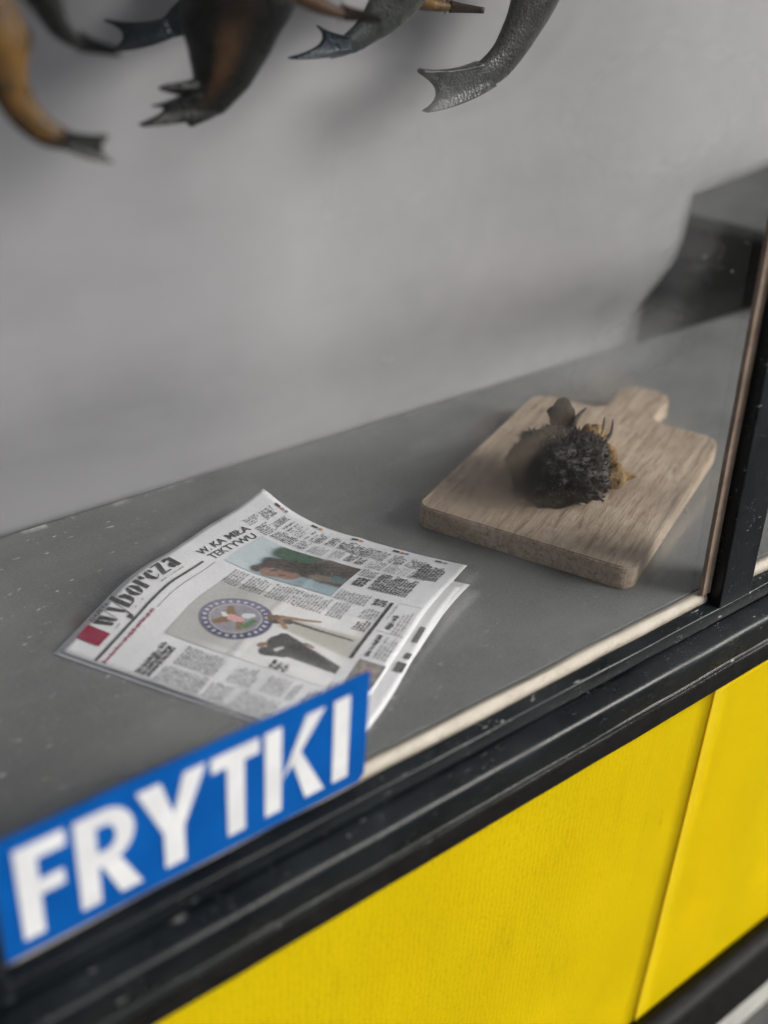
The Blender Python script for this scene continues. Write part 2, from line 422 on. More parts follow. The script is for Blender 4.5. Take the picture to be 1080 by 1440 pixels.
# upright bars: mullion between the two panes, and the jamb beside the sign
leaning('mullion', .4325, .487, -.0195, .006, -.0145, 1.12, M['frame'], .002, wob=.0006)
leaning('jamb', -.405, -.3365, -.0215, .006, -.0145, 1.12, M['frame'], .002, lean=0, wob=.0006)
leaning('wooden_bead', .4185, .4322, -.0060, -.0008, .0005, 1.10, M['wbead'], .001, wob=.0010)
box_top = box('head_rail', (X0, -.02, 1.121), (X1, .006, 1.17), M['frame'], None, .002); wpart(box_top)
# panes
def pane(x0, x1):
    o = box('glass_pane', (x0, 0, .0015), (x1, .004, 1.119), M['glass']); return wpart(o)
p1 = pane(-.336, .43)
bm = bmesh.new(); bm.from_mesh(p1.data)
for v in bm.verts:
    if v.co.x > 0: v.co.x += LEAN * v.co.z + .002
bm.to_mesh(p1.data); bm.free()
pane(.489, 1.5)

# wall under the window
wall = thing('kiosk_wall', 'yellow kiosk front panels below the window with a black base rail', 'wall', (.3, -.02, GZ))
def wl_(o): return under(o, wall)
def panel(x0, x1, y, edge):
    bm = bmesh.new(); nx, nz = 50, 30; gr = {}
    for i in range(nx + 1):
        for k in range(nz + 1):
            x = x0 + (x1-x0)*i/nx; z = -.700 + .587*k/nz
            d = .0022*noise.noise(Vector((x*4, 0, z*4)))
            e = .004*math.exp(-((x-edge)/.010)**2) if edge else 0
            gr[i, k] = bm.verts.new((x, y + d - e, z))
    for i in range(nx):
        for k in range(nz): bm.faces.new((gr[i, k], gr[i+1, k], gr[i+1, k+1], gr[i, k+1]))
    bmesh.ops.solidify(bm, geom=bm.faces[:], thickness=.004)
    return wl_(from_bm('yellow_panel', bm, M['yellow'], None, True))
panel(-1.0, .4500, -.0262, 0); panel(.4503, 1.9, -.0278, 0)
wl_(box('seam_backing', (.40, -.0215, -.700), (.50, -.0195, -.116), M['yellow']))
wl_(profile_bar('base_rail', [(-.018, -.690, 0), (-.040, -.672, .008), (-.062, -.682, .014), (-.066, -.78, .012), (-.055, -.797, .008), (-.018, -.797, 0)], -1.0, 2.6, M['rubber'], None, .004, 40, .0005, 3))
wl_(box('plinth', (-1.0, -.058, GZ), (2.6, 0, -.7975), M['concrete'], None, .003))

# ------------------------------------------------------------------ blue sign stuck on the glass
sg = thing('blue_sign', 'blue plastic sign reading FRYTKI in white capitals on the window', 'sign', (-.18, -.002, -.004))
bm = bmesh.new()
pts = [(-.3345, -.0035), (-.0345, -.0035), (-.0285, .0035), (-.0275, .1070), (-.3345, .1050)]
fr = [bm.verts.new((x, -.0098, z)) for x, z in pts]; bk = [bm.verts.new((x, -.0070, z)) for x, z in pts]
bm.faces.new(fr); bm.faces.new(bk[::-1])
for i in range(5): bm.faces.new((fr[i], fr[(i+1) % 5], bk[(i+1) % 5], bk[i]))
bmesh.ops.recalc_face_normals(bm, faces=bm.faces)
bmesh.ops.bevel(bm, geom=bm.edges[:], offset=.0006, segments=2, affect='EDGES')
under(from_bm('sign_plate', bm, M['sign']), sg)
def glyph(polys):
    """polys in sign coordinates (x, z), each a filled outline, drawn as thin vinyl"""
    bm = bmesh.new()
    for poly in polys:
        fr = [bm.verts.new((x, -.0103, z)) for x, z in poly]; bk = [bm.verts.new((x, -.00985, z)) for x, z in poly]
        k = len(poly); bm.faces.new(fr); bm.faces.new(bk[::-1])
        for i in range(k): bm.faces.new((fr[i], fr[(i+1) % k], bk[(i+1) % k], bk[i]))
    return under(from_bm('letter', bm, M['white']), sg)
zb, zt, s = .0105, .0930, .0165
def quad(a, b, c, d): return [a, b, c, d]
def R_(x0, x1, z0, z1): return [(x0, z0), (x1, z0), (x1, z1), (x0, z1)]
# F
glyph([R_(-.3195, -.3045, zb, zt), R_(-.3045, -.2840, zt-.0140, zt), R_(-.3045, -.2870, .0455, .0590)])
# R: stem, bowl (ring strips), leg
bowl = []
cx, cz, rxo, rzo, rxi, rzi = -.2560, zt-.0250, .0220, .0250, .0080, .0115
for k in range(12):
    a0, a1 = math.pi/2 - math.pi*k/12, math.pi/2 - math.pi*(k+1)/12
    bowl.append([(cx+rxo*math.cos(a0), cz+rzo*math.sin(a0)), (cx+rxo*math.cos(a1), cz+rzo*math.sin(a1)), (cx+rxi*math.cos(a1), cz+rzi*math.sin(a1)), (cx+rxi*math.cos(a0), cz+rzi*math.sin(a0))])
glyph([R_(-.2775, -.2625, zb, zt), R_(-.2625, cx, zt-(rzo-rzi), zt), R_(-.2625, cx, cz-rzo, cz-rzi)] + bowl +
      [[(-.2600, cz-rzo-.0002), (-.2475, zb), (-.2305, zb), (-.2460, cz-rzo+.0012), (-.2535, cz-rzo-.0002)]])
# Y
glyph([[(-.2120, zb), (-.1955, zb), (-.1955, .0440), (-.2120, .0440)], [(-.2120, .0442), (-.2035, .0442), (-.2035, .0600), (-.2125, zt), (-.2310, zt)], [(-.2033, .0442), (-.1955, .0442), (-.1760, zt), (-.1940, zt), (-.2033, .0600)]])
# T
glyph([R_(-.1720, -.1310, zt-.0140, zt), R_(-.1592, -.1440, zb, zt-.0142)])
# K
glyph([R_(-.1260, -.1110, zb, zt), [(-.1108, .0400), (-.0885, zt), (-.0710, zt), (-.0960, .0570), (-.1000, .0520)], [(-.1010, .0530), (-.0885, zb), (-.0705, zb), (-.0935, .0600)]])
# I
glyph([R_(-.0625, -.0470, zb, zt)])

# ------------------------------------------------------------------ newspaper
EDGE = dict(
 T=[(-0.156, 0.2798, 0.004), (-0.1053, 0.3087, 0.009), (-0.0444, 0.3436, 0.013), (0.0073, 0.36, 0.014), (0.0548, 0.3778, 0.014), (0.0995, 0.3845, 0.02), (0.1418, 0.3922, 0.03)],
 R=[(0.1418, 0.3922, 0.03), (0.1509, 0.3501, 0.019), (0.167, 0.3111, 0.012), (0.1948, 0.2626, 0.008), (0.2206, 0.2138, 0.008), (0.2462, 0.1672, 0.01)],
 L=[(-0.156, 0.2798, 0.004), (-0.0908, 0.1509, 0.004), (-0.0306, 0.0337, 0.004)],
 B=[(-0.0306, 0.0337, 0.004), (0.0357, 0.0646, 0.004), (0.0954, 0.0973, 0.005), (0.1676, 0.1353, 0.008), (0.2462, 0.1672, 0.01)])
def resample(c, n=200):
    P = [Vector(p) for p in c]; P = [2*P[0]-P[1]] + P + [2*P[-1]-P[-2]]
    d = []
    for i in range(1, len(P)-2):
        for k in range(40):
            t = k/40; a, b, e, g_ = P[i-1], P[i], P[i+1], P[i+2]
            d.append(.5*((2*b) + (e-a)*t + (2*a-5*b+4*e-g_)*t*t + (3*b-a-3*e+g_)*t**3))
    d.append(P[-2])
    s_ = [0]
    for i in range(1, len(d)): s_.append(s_[-1] + (d[i]-d[i-1]).length)
    res, j = [], 0
    for i in range(n+1):
        t = s_[-1]*i/n
        while j < len(d)-2 and s_[j+1] < t: j += 1
        k = (t-s_[j])/max(1e-9, s_[j+1]-s_[j]); res.append(d[j].lerp(d[j+1], min(1, max(0, k))))
    return res
ER = {k: resample(v) for k, v in EDGE.items()}
def ev(k, t):
    c = ER[k]; x = min(max(t, 0), 1)*200; i = min(int(x), 199); return c[i].lerp(c[i+1], x-i)
def page(u, v, h=0.0):
    a = EDGE['T'][0], EDGE['T'][-1], EDGE['B'][0], EDGE['B'][-1]
    a = [Vector(q) for q in a]
    p = (1-v)*ev('T', u) + v*ev('B', u) + (1-u)*ev('L', v) + u*ev('R', v) - (a[0]*(1-u)*(1-v) + a[1]*u*(1-v) + a[2]*(1-u)*v + a[3]*u*v)
    rip = .0010*noise.noise(Vector((u*4, v*4, 2))) + .0008*math.exp(-((v-.52)/.02)**2) + .0005*noise.noise(Vector((u*14, v*11, 6)))
    return p + Vector((0, 0, h + rip))
W_, H_ = .315, .265
npz = thing('newspaper', 'folded newspaper with printed front page lying on the grey counter', 'newspaper', (.04, .21, 0))
def np_(o, parent=None):
    if parent is None: return under(o, npz)
    o.parent = parent; return o          # the page's own mesh is in world coordinates
def sheet(name, fn, th, nu=44, nv=44):
    bm = bmesh.new(); gr = {}
    for i in range(nu+1):
        for k in range(nv+1): gr[i, k] = bm.verts.new(fn(i/nu, k/nv))
    for i in range(nu):
        for k in range(nv): bm.faces.new((gr[i, k], gr[i, k+1], gr[i+1, k+1], gr[i+1, k]))
    bm.normal_update()
    r = bmesh.ops.solidify(bm, geom=bm.faces[:], thickness=th)
    return np_(from_bm(name, bm, M['paper'], None, True))
front = sheet('front_page', lambda u, v: page(u, v), .0004)
# fold along the masthead edge and the sheets underneath, each a little out of line
def lower(du, dv, su, sv, drop, bend):
    def fn(u, v):
        p = page(min(u*su + 0, 1), min(v*sv, 1))
        eu = (ev('B', 1)-ev('B', 0)).normalized(); ew = (ev('L', 1)-ev('L', 0)).normalized()
        q = Vector((p.x, p.y, 0)) + Vector((eu.x, eu.y, 0))*du + Vector((ew.x, ew.y, 0))*dv*(1 + bend*u)
        return Vector((q.x, q.y, max(.0008 + (.003-drop)*.2, p.z*.80 - drop)))
    return fn
np_under = sheet('inner_page', lower(.006, .019, .86, 1, .0012, -.45), .0003)
fn_ = lower(.006, .019, .86, 1, .0012, -.45)
for a0, a1, v0, v1 in ((.60, .70, .965, .985), (.50, .535, .970, .990), (.42, .475, .960, .992)):
    q = mesh('inner_print', [fn_(u_, v_) + Vector((0, 0, .0007)) for u_, v_ in ((a0, v0), (a1, v0), (a1, v1), (a0, v1))], [(0, 3, 2, 1)], M['midink']); q.parent = np_under
sheet('inner_page', lower(.011, .012, .88, 1, .0020, .35), .0003)
sheet('inner_page', lower(-.003, -.006, .62, .9, .0026, 0), .0003)

# ---- print
INK_H = .0007
class Print:
    def __init__(s): s.v, s.f = [], []
    def poly(s, pts, h=INK_H):
        b = len(s.v)
        for u, v in pts: s.v.append(page(u, v, h))
        s.f.append(tuple(range(b, b+len(pts))))
    def rect(s, u0, u1, v0, v1, h=INK_H, n=1):
        for i in range(n):
            a, b = u0+(u1-u0)*i/n, u0+(u1-u0)*(i+1)/n
            s.poly([(a, v0), (b, v0), (b, v1), (a, v1)][::-1], h)
    def words(s, u0, u1, v0, v1, pitch=.0030, xh=.0016, dens=.85, bold=.5, slope=0, rag=.15):
        """rows of tiny letter strokes, too small to read"""
        v = v0 + pitch/H_*.5
        while v + xh/H_ < v1:
            u = u0; end = u1 - (random.random()**3)*rag*(u1-u0)
            if random.random() > .04:
                while u < end:
                    for _ in range(random.randint(2, 9)):
                        wd = random.uniform(.0006, .0011)/W_*(xh/.0015)**.5
                        if u + wd > end: u = end; break
                        asc = random.choice((0, 0, 0, .55, .7)); desc = random.choice((0, 0, 0, 0, .4))
                        o_ = slope*(u-u0)
                        if random.random() < dens:
                            s.poly([(u, v+o_+xh*(1+desc)/H_), (u+wd*bold, v+o_+xh*(1+desc)/H_), (u+wd*bold, v+o_-xh*asc/H_), (u, v+o_-xh*asc/H_)])
                            if random.random() < .6: s.poly([(u+wd*bold, v+o_+xh*.35/H_), (u+wd, v+o_+xh*.35/H_), (u+wd, v+o_), (u+wd*bold, v+o_)])
                        u += wd
                    u += .0011/W_
            v += pitch/H_
    def build(s, name, mat): return np_(mesh(name, s.v, s.f, mat), front)
def text_print(P, txt, u0, u1, vbase, height, bold=0.0, slope=0.0, shear=0.0, h=INK_H):
    """real lettering laid on the page; height in metres; stretched to u0..u1"""
    cu = bpy.data.curves.new('t', 'FONT'); cu.body = txt; cu.size = 1.0; cu.offset = bold; cu.resolution_u = 2; cu.shear = shear
    ob = bpy.data.objects.new('t', cu); C.objects.link(ob)
    me = ob.to_mesh()
    xs = [v.co.x for v in me.vertices]; x0, x1 = min(xs), max(xs)
    b = len(P.v); cap = .72
    for v in me.vertices:
        u = u0 + (v.co.x-x0)/(x1-x0)*(u1-u0)
        vv = vbase - v.co.y/cap*height/H_ + slope*(u-u0)
        P.v.append(page(u, vv, h))
    for p in me.polygons: P.f.append(tuple(b+i for i in p.vertices))
    ob.to_mesh_clear(); bpy.data.objects.remove(ob); bpy.data.curves.remove(cu)

# masthead: heavy stems with hairlines
mast = Print()
def fat(u0, items, sc=1.0, vb=.088, xh=.0175, sl=.0):
    for kind, pts in items:
        mast.poly([(u0 + x*sc/W_, vb - y*xh/H_) for x, y in pts][::1])
ST = .0058
def stem(x, y0, y1, wd=ST, lean=0.0): return ('s', [(x, y0), (x+wd, y0), (x+wd+lean, y1), (x+lean, y1)])
letters = {
 'w': ([('s', [(0, 1), (.0062, 1), (.0098, 0), (.0062, 0)]), ('s', [(.0068, 1), (.0130, 1), (.0166, 0), (.0130, 0)]), ('s', [(.0166, 0), (.0172, 0), (.0205, 1), (.0197, 1)]), ('s', [(.0092, 0), (.0100, 0), (.0112, 1), (.0104, 1)])], .0215),
 'y': ([('s', [(0, 1), (.0064, 1), (.0105, 0), (.0072, 0)]), ('s', [(.0105, .05), (.0112, .0), (.0150, 1), (.0142, 1)]), ('s', [(.0060, -.55), (.0090, -.50), (.0112, .05), (.0100, .05)]), ('s', [(.0028, -.62), (.0075, -.62), (.0075, -.28), (.0028, -.28)])], .0155),
 'b': ([stem(0, 0, 1.55), ('s', [(.0070, .93), (.0100, 1.0), (.0150, .82), (.0160, .5), (.0150, .16), (.0100, 0), (.0104, .5)]), ('s', [(.0058, .02), (.0104, .0), (.0104, .08), (.0058, .1)])], .0175),
 'o': ([('s', [(.0070, 1), (.0030, .9), (0, .5), (.0030, .1), (.0070, 0), (.0058, .5)]), ('s', [(.0084, 1), (.0124, .9), (.0154, .5), (.0124, .1), (.0084, 0), (.0096, .5)])], .0170),
 'r': ([stem(0, 0, 1), ('s', [(.0066, .78), (.0090, 1.0), (.0125, .98), (.0128, .62), (.0100, .62)])], .0140),
 'c': ([('s', [(.0070, 1), (.0030, .9), (0, .5), (.0030, .1), (.0075, 0), (.0060, .5)]), ('s', [(.0085, .98), (.0120, .88), (.0120, .62), (.0085, .62)]), ('s', [(.0080, .06), (.0125, .22), (.0125, .30), (.0080, .14)])], .0142),
 'z': ([('s', [(.0, 1), (.0125, 1), (.0125, .9), (.0, .9)]), ('s', [(.0068, .88), (.0125, .88), (.0062, .12), (.0005, .12)]), ('s', [(.0, 0), (.0128, 0), (.0128, .1), (.0, .1)])], .0145),
 'a': ([stem(.0072, 0, .95), ('s', [(.0015, .95), (.0060, 1.03), (.0120, .95), (.0072, .82), (.0040, .75), (.0015, .72)]), ('s', [(.0064, .56), (.0030, .50), (0, .27), (.0030, .02), (.0064, .08)])], .0150)}
tot = sum(letters[ch][1] for ch in 'wyborcza'); u = .137; span = (.535-.137)*W_
for ch in 'wyborcza':
    its, adv = letters[ch]; k = span/tot
    fat(u, its, k); u += adv*k/W_
text_print(mast, 'GAZETA', .142, .235, .018, .0052, .012)
for a, b in ((.150, .178), (.262, .276), (.302, .322), (.415, .52)): mast.words(a, b, .098, .112, .003, .0011, .8)
mast.rect(.006, .588, .130, .1405, n=40)
mast.build('masthead', M['ink'])
redp = Print(); redp.rect(.064, .126, .010, .104, n=4)
redp.words(.010, .292, .155, .176, .0040, .0022, .98, .8, rag=0); redp.rect(.010, .292, .1625, .1640, n=20)
redp.build('red_print', M['red'])
hd = Print(); text_print(hd, 'W. KA MIŁA', .612, .835, .108, .0095, .018, .12); hd.build('headline', M['ink'])
hd = Print(); text_print(hd, 'TEKTYWU', .622, .822, .158, .0100, .012, .14); hd.build('headline', M['ink'])
hd = Print(); hd.words(.016, .176, .278, .345, .0052, .0030, .95, .85, rag=.35); hd.build('headline', M['ink'])['kind'] = 'stuff'
hd = Print(); hd.rect(.302, .612, .1715, .1735, n=20); hd.build('rule_line', M['ink'])
hd = Print(); hd.rect(.372, .688, .864, .876, n=24); hd.build('rule_line', M['ink'])
hd = Print(); hd.words(.40, .52, .900, .928, .0048, .0026, .9, .85); hd.words(.55, .64, .905, .930, .0050, .003, .9, .85)
hd.words(.655, .70, .80, .862, .0044, .0028, .95, .85, rag=.3); hd.words(.215, .262, .64, .72, .0060, .0034, .95, .85)
hd.build('caption', M['ink'])['kind'] = 'stuff'
bt = Print()
bt.words(.536, .628, .255, .745, .0034, .0015, .95)                       # strip over the big picture
bt.words(.636, .700, .655, .79, .0034, .0016, .9); bt.words(.572, .634, .79, .86, .0034, .0016, .9, rag=.4)
bt.words(.505, .565, .80, .858, .0034, .0018, .98, .8, rag=.3)
bt.words(.100, .196, .365, .525, .0034, .0015, .95); bt.words(.104, .19, .56, .655, .0034, .0015, .8, rag=.5)
bt.words(.108, .192, .68, .80, .0034, .0015, .95); bt.words(.105, .19, .82, .97, .0034, .0015, .95)
bt.words(.014, .090, .352, .615, .0034, .0015, .95); bt.words(.014, .092, .635, .80, .0034, .0015, .95); bt.words(.014, .092, .82, .97, .0034, .0015, .95)
bt.words(.205, .25, .86, .98, .0034, .0015, .95)
bt.words(.40, .52, .930, .985, .0034, .0015, .85); bt.words(.535, .665, .932, .985, .0034, .0015, .85)
bt.words(.600, .70, .885, .90, .0034, .0015, .7)
bt.rect(.53, .5318, .885, .99); bt.rect(.695, .6965, .89, .985)
bt.build('body_text', M['greyink'])['kind'] = 'stuff'
dn = Print()                                                              # crowded right-hand column
for uu, w_ in ((.848, .052), (.905, .058)):
    v0 = .070
    while v0 < .84:
        hh = random.uniform(.035, .12); wt = random.choice((.5, .6, .8, .9))
        dn.words(uu+random.uniform(-.004, .006), uu+w_, v0, v0+hh, random.choice((.0024, .0028, .0031)), random.uniform(.0010, .0015), random.uniform(.6, .9), wt, slope=.1, rag=.25)
        v0 += hh + random.choice((0, .006, .012))
dn.words(.735, .790, .665, .725, .0046, .003, .98, .9, rag=.2); dn.words(.735, .840, .735, .90, .0032, .0019, .95, .85, rag=.2)
dn.words(.795, .842, .655, .73, .0030, .0016, .85)
dn.words(.86, .955, .84, .955, .0034, .0022, .98, .95, rag=.3)
dn.build('crowded_column', M['midink'])['kind'] = 'stuff'
# small colour marks along the page edge
INKS = dict(d=mat_ink('dark_edge_ink', (.05, .045, .04), .2), o=mat_ink('orange_edge_ink', (.45, .20, .10), .2), b=mat_ink('blue_edge_ink', (.08, .22, .38), .2))
for v0, v1, k in [(v, v+.030, 'd') for v in (.10, .30, .49, .68, .87)] + [(v, v+.018, 'o') for v in (.135, .335, .525, .715, .905)] + [(v, v+.016, 'b') for v in (.158, .736)]:
    mk = Print(); mk.rect(.978, .987, v0, v1); mk.build('edge_mark', INKS[k])
# printed pictures: fine sheets whose dots carry the picture's own colours
def picture(name, u0, u1, v0, v1, nu, nv, fn, h=.0005):
    vs_, fs, cols = [], [], []
    for i in range(nu+1):
        for k in range(nv+1):
            u_, v_ = u0+(u1-u0)*i/nu, v0+(v1-v0)*k/nv
            vs_.append(page(u_, v_, h)); cols.append(fn(u_, v_))
    for i in range(nu):
        for k in range(nv):
            a = i*(nv+1)+k; fs.append((a, a+1, a+nv+2, a+nv+1))
    o = mesh(name, vs_, fs, M['print_'])
    ca = o.data.color_attributes.new('Col', 'FLOAT_COLOR', 'POINT')
    for i, c_ in enumerate(cols): ca.data[i].color = (*c_, 1)
    return np_(o, front)
def mixc(a, b, t): t = min(max(t, 0), 1); return tuple(x+(y-x)*t for x, y in zip(a, b))
def sst(a, b, x): t = min(max((x-a)/(b-a), 0), 1); return t*t*(3-2*t)
def capsule(p, a, b, ra, rb):
    p, a, b = Vector(p), Vector(a), Vector(b); d = b-a; t = min(max((p-a).dot(d)/d.dot(d), 0), 1)
    return (p-(a+d*t)).length - (ra+(rb-ra)*t)
def main_pic(u, v):
    X, Y = u*W_, v*H_
    n1 = noise.noise(Vector((X*160, Y*160, 0))); n2 = noise.noise(Vector((X*420, Y*420, 4)))
    t = sst(.30, .60, v) * .75 + .25*sst(.30, .5, 1-u-.35)
    c_ = mixc((.40, .40, .385), (.76, .76, .76), sst(.36, .66, v) if u > .24 else sst(.3, .62, v))
    # white foot cloth
    c_ = mixc(c_, (.50, .48, .43), .6*sst(.80, .85, v)*sst(.3, .4, u))
    cxs, cys, r = .385*W_, .432*H_, .0340
    dx, dy = X-cxs, Y-cys; d = math.hypot(dx, dy); ang = math.atan2(dy, dx)
    if d < r*1.05:
        navy = mixc((.030, .035, .11), (.16, .15, .24), sst(-.02, .03, dx*.9-dy*.6))
        s_ = navy
        if d > r*.93: s_ = mixc(navy, (.10, .10, .15), .5)
        # ring of light letters/stars
        if abs(d/r - .84) < .055 and math.sin(ang*26) > .25: s_ = mixc(s_, (.55, .55, .58), .85)
        if d < r*.70: s_ = mixc((.20, .20, .26), (.32, .31, .33), .5+.5*n1)
        if abs(d/r - .70) < .03: s_ = mixc(s_, (.42, .40, .42), .8)
        if d < r*.68:
            q = (X, Y)
            for a_, b_, ra, rb in (((-.002, -.004), (-.014, -.014), .005, .003), ((.001, -.004), (.013, -.012), .005, .003), ((-.004, .006), (-.013, .010), .003, .0025)):
                k_ = capsule((dx, dy), a_, b_, ra, rb)
                s_ = mixc(s_, mixc((.28, .15, .05), (.12, .07, .03), .5+n2), sst(.0015, -.001, k_))
            k_ = capsule((dx, dy), (0, -.003), (0, .004), .0055, .0045)
            if k_ < 0: s_ = (.52, .08, .10) if math.sin(dx*3400) > 0 else (.66, .58, .58)
            if capsule((dx, dy), (0, -.0105), (.002, -.0135), .0028, .002) < 0: s_ = (.66, .66, .64)
            if capsule((dx, dy), (.009, .007), (.012, .011), .0045, .003) < 0: s_ = (.62, .64, .64)
            k_ = capsule((dx, dy), (-.008, .013), (.004, .0165), .0035, .003)
            s_ = mixc(s_, (.06, .17, .05), sst(.001, -.001, k_))
        c_ = mixc(c_, s_, sst(r*1.03, r*.98, d))
    P_ = (X, Y)
    def paint(k_, col, s=.0008):
        nonlocal c_
        c_ = mixc(c_, col, sst(s, -s, k_ + .0006*n2))
    hu = lambda u_, v_: (u_*W_, v_*H_)
    # second figure: raised arms, dark bodice, long line of the gown
    paint(capsule(P_, hu(.440, .60), hu(.420, .845), .010, .016), (.46, .45, .41), .003)
    paint(capsule(P_, hu(.455, .60), hu(.450, .84), .0022, .0010), (.03, .026, .024))
    paint(capsule(P_, hu(.462, .565), hu(.495, .69), .0030, .0014), (.26, .14, .08))
    paint(capsule(P_, hu(.428, .548), hu(.450, .60), .0042, .0040), (.035, .028, .024))
    paint(capsule(P_, hu(.452, .555), hu(.415, .605), .0026, .0022), (.30, .17, .10))
    paint(capsule(P_, hu(.442, .535), hu(.452, .548), .0042, .0038), (.13, .075, .045))
    # first figure in a dark suit
    paint(capsule(P_, hu(.335, .64), hu(.300, .86), .0150, .0060), (.055, .053, .052))
    paint(capsule(P_, hu(.372, .625), hu(.350, .70), .0060, .0060), (.045, .043, .042))
    paint(capsule(P_, hu(.280, .605), hu(.295, .66), .0068, .0060), (.040, .038, .038))
    paint(capsule(P_, hu(.302, .632), hu(.322, .645), .0022, .0014), (.58, .57, .56))
    paint(capsule(P_, hu(.300, .575), hu(.312, .585), .0034, .0028), (.24, .13, .08))
    paint(capsule(P_, hu(.372, .705), hu(.366, .735), .0020, .0016), (.26, .15, .10))
    g_ = .06*n2; return tuple(max(0, x+g_) for x in c_)
picture('main_photo', .212, .567, .262, .858, 112, 158, main_pic)
def portrait_pic(u, v):
    X, Y = u*W_, v*H_; n1 = noise.noise(Vector((X*90, Y*90, 3))); n2 = noise.noise(Vector((X*300, Y*300, 8)))
    P_ = (X, Y); hu = lambda a, b: (a*W_, b*H_)
    c_ = mixc((.50, .57, .61), (.26, .36, .40), sst(.25, .36, v + .05*n1))
    def paint(k_, col, s=.002):
        nonlocal c_
        c_ = mixc(c_, col, sst(s, -s, k_ + .0016*n1))
    paint(capsule(P_, hu(.80, .33), hu(.80, .45), .0115, .0120), (.030, .085, .048), .004)
    paint(capsule(P_, hu(.79, .52), hu(.80, .66), .0130, .0160), (.10, .055, .040), .004)
    paint(capsule(P_, hu(.730, .33), hu(.765, .66), .0090, .0220), (.035, .022, .017), .003)
    paint(capsule(P_, hu(.67, .315), hu(.745, .36), .0065, .0065), (.040, .026, .020))
    paint(capsule(P_, hu(.672, .365), hu(.690, .455), .0085, .0075), (.25, .135, .10), .0022)
    paint(capsule(P_, hu(.690, .372), hu(.700, .380), .0016, .0016), (.08, .045, .035), .001)
    paint(capsule(P_, hu(.672, .415), hu(.680, .425), .0014, .0016), (.16, .055, .05), .001)
    paint(capsule(P_, hu(.715, .52), hu(.735, .62), .0040, .0060), (.17, .13, .10), .003)
    paint(capsule(P_, hu(.740, .60), hu(.740, .66), .0050, .0060), (.05, .12, .13), .003)
    g_ = .05*n2; return tuple(max(0, x+g_) for x in c_)
picture('portrait_photo', .642, .832, .190, .648, 60, 116, portrait_pic)
def small_pic(u, v):
    X, Y = u*W_, v*H_; n1 = noise.noise(Vector((X*150, Y*150, 13)))
    c_ = mixc((.10, .095, .09), (.30, .27, .25), .5+.9*n1)
    if capsule((X, Y), (.33*W_, .94*H_), (.34*W_, .95*H_), .005, .005) < 0: c_ = (.36, .24, .20)
    return c_
picture('small_photo', .258, .380, .900, .992, 38, 26, small_pic)
# ------------------------------------------------------------------ cutting board
bm = bmesh.new()
L_, Wd = .362, .250
def arc(cx, cy, r, a0, a1, n=6): return [(cx+r*math.cos(a0+(a1-a0)*k/n), cy+r*math.sin(a0+(a1-a0)*k/n)) for k in range(n+1)]
hp = math.pi/2; rr = .016; hw = .033
ol = arc(rr, -Wd/2+rr, rr, math.pi, 1.5*math.pi) + arc(L_-.022, -Wd/2+.022, .022, -hp, 0)
ol += [(L_, -hw-.03), (L_+.003, -hw-.012), (L_+.014, -hw+.001), (L_+.035, -hw+.002)]
ol += arc(L_+.074, -hw+.024, .026, -hp*.9, 0, 5) + arc(L_+.074, hw-.024, .026, 0, hp*.9, 5)
ol += [(L_+.035, hw-.002), (L_+.014, hw-.001), (L_+.003, hw+.012), (L_, hw+.03)]
ol += arc(L_-.022, Wd/2-.022, .022, 0, hp) + arc(rr, Wd/2-rr, rr, hp, math.pi)
f = bm.faces.new([bm.verts.new((x, y, .0)) for x, y in ol])
r = bmesh.ops.extrude_face_region(bm, geom=[f])
for e in r['geom']:
    if isinstance(e, bmesh.types.BMVert): e.co.z = .027
bmesh.ops.recalc_face_normals(bm, faces=bm.faces)
ed = [e for e in bm.edges if abs(e.verts[0].co.z - e.verts[1].co.z) < 1e-6]
bmesh.ops.bevel(bm, geom=ed, offset=.0016, segments=2, affect='EDGES')
board = from_bm('cutting_board', bm, M['wood'])
board.location = (.3125, .1575, .0004); board.rotation_euler.z = math.radians(23)
tag(board, 'worn wooden cutting board with a short rounded handle on the counter', 'cutting board')

# ------------------------------------------------------------------ dark lump of food on the board
lp = thing('charred_fish', 'dark charred lump of fish with amber stubs on the cutting board', 'fish', (.420, .205, .0274)); lp.scale = (.86, .86, .92)
bm = bmesh.new(); bmesh.ops.create_icosphere(bm, subdivisions=5, radius=1)
for v in bm.verts:
    n_ = v.co.normalized()
    d = 1 + .30*noise.noise(n_*1.7 + Vector((3, 1, 2))) + .16*noise.noise(n_*4.2) + .09*noise.noise(n_*10) + .04*noise.noise(n_*24)
    v.co = Vector((n_.x*.066*d, n_.y*.062*d, .034 + n_.z*.044*d))
    if v.co.z < 0: v.co.z = 0
from_bm('charred_body', bm, M['lump'], lp, True)
# ragged fibres
vs_, fs = [], []
for i in range(1500):
    a = random.uniform(0, 2*math.pi); zc = random.uniform(-.35, 1)
    n_ = Vector((math.cos(a)*math.sqrt(max(0, 1-zc*zc)), math.sin(a)*math.sqrt(max(0, 1-zc*zc)), zc))
    d = 1 + .30*noise.noise(n_*1.7 + Vector((3, 1, 2))) + .16*noise.noise(n_*4.2)
    p = Vector((n_.x*.066*d, n_.y*.062*d, max(.002, .034+n_.z*.044*d)))*.98
    t_ = (n_*.6 + Vector((random.uniform(-1, 1), random.uniform(-1, 1), random.uniform(-.7, .7)))).normalized()
    s_ = t_.cross(Vector((random.random()-.5, random.random()-.5, random.random()-.5))).normalized()*random.uniform(.0006, .0014)
    ln = random.uniform(.004, .011); m_ = p + t_*ln*.55 + n_*.002; e = p + t_*ln
    if e.z < .0005 or m_.z < .0005: continue
    b = len(vs_); vs_ += [p-s_, p+s_, m_+s_*.8, m_-s_*.8, e]; fs += [(b, b+1, b+2, b+3), (b+3, b+2, b+4)]
fb = mesh('ragged_fibre', vs_, fs, M['lump'], lp); fb['kind'] = 'stuff'
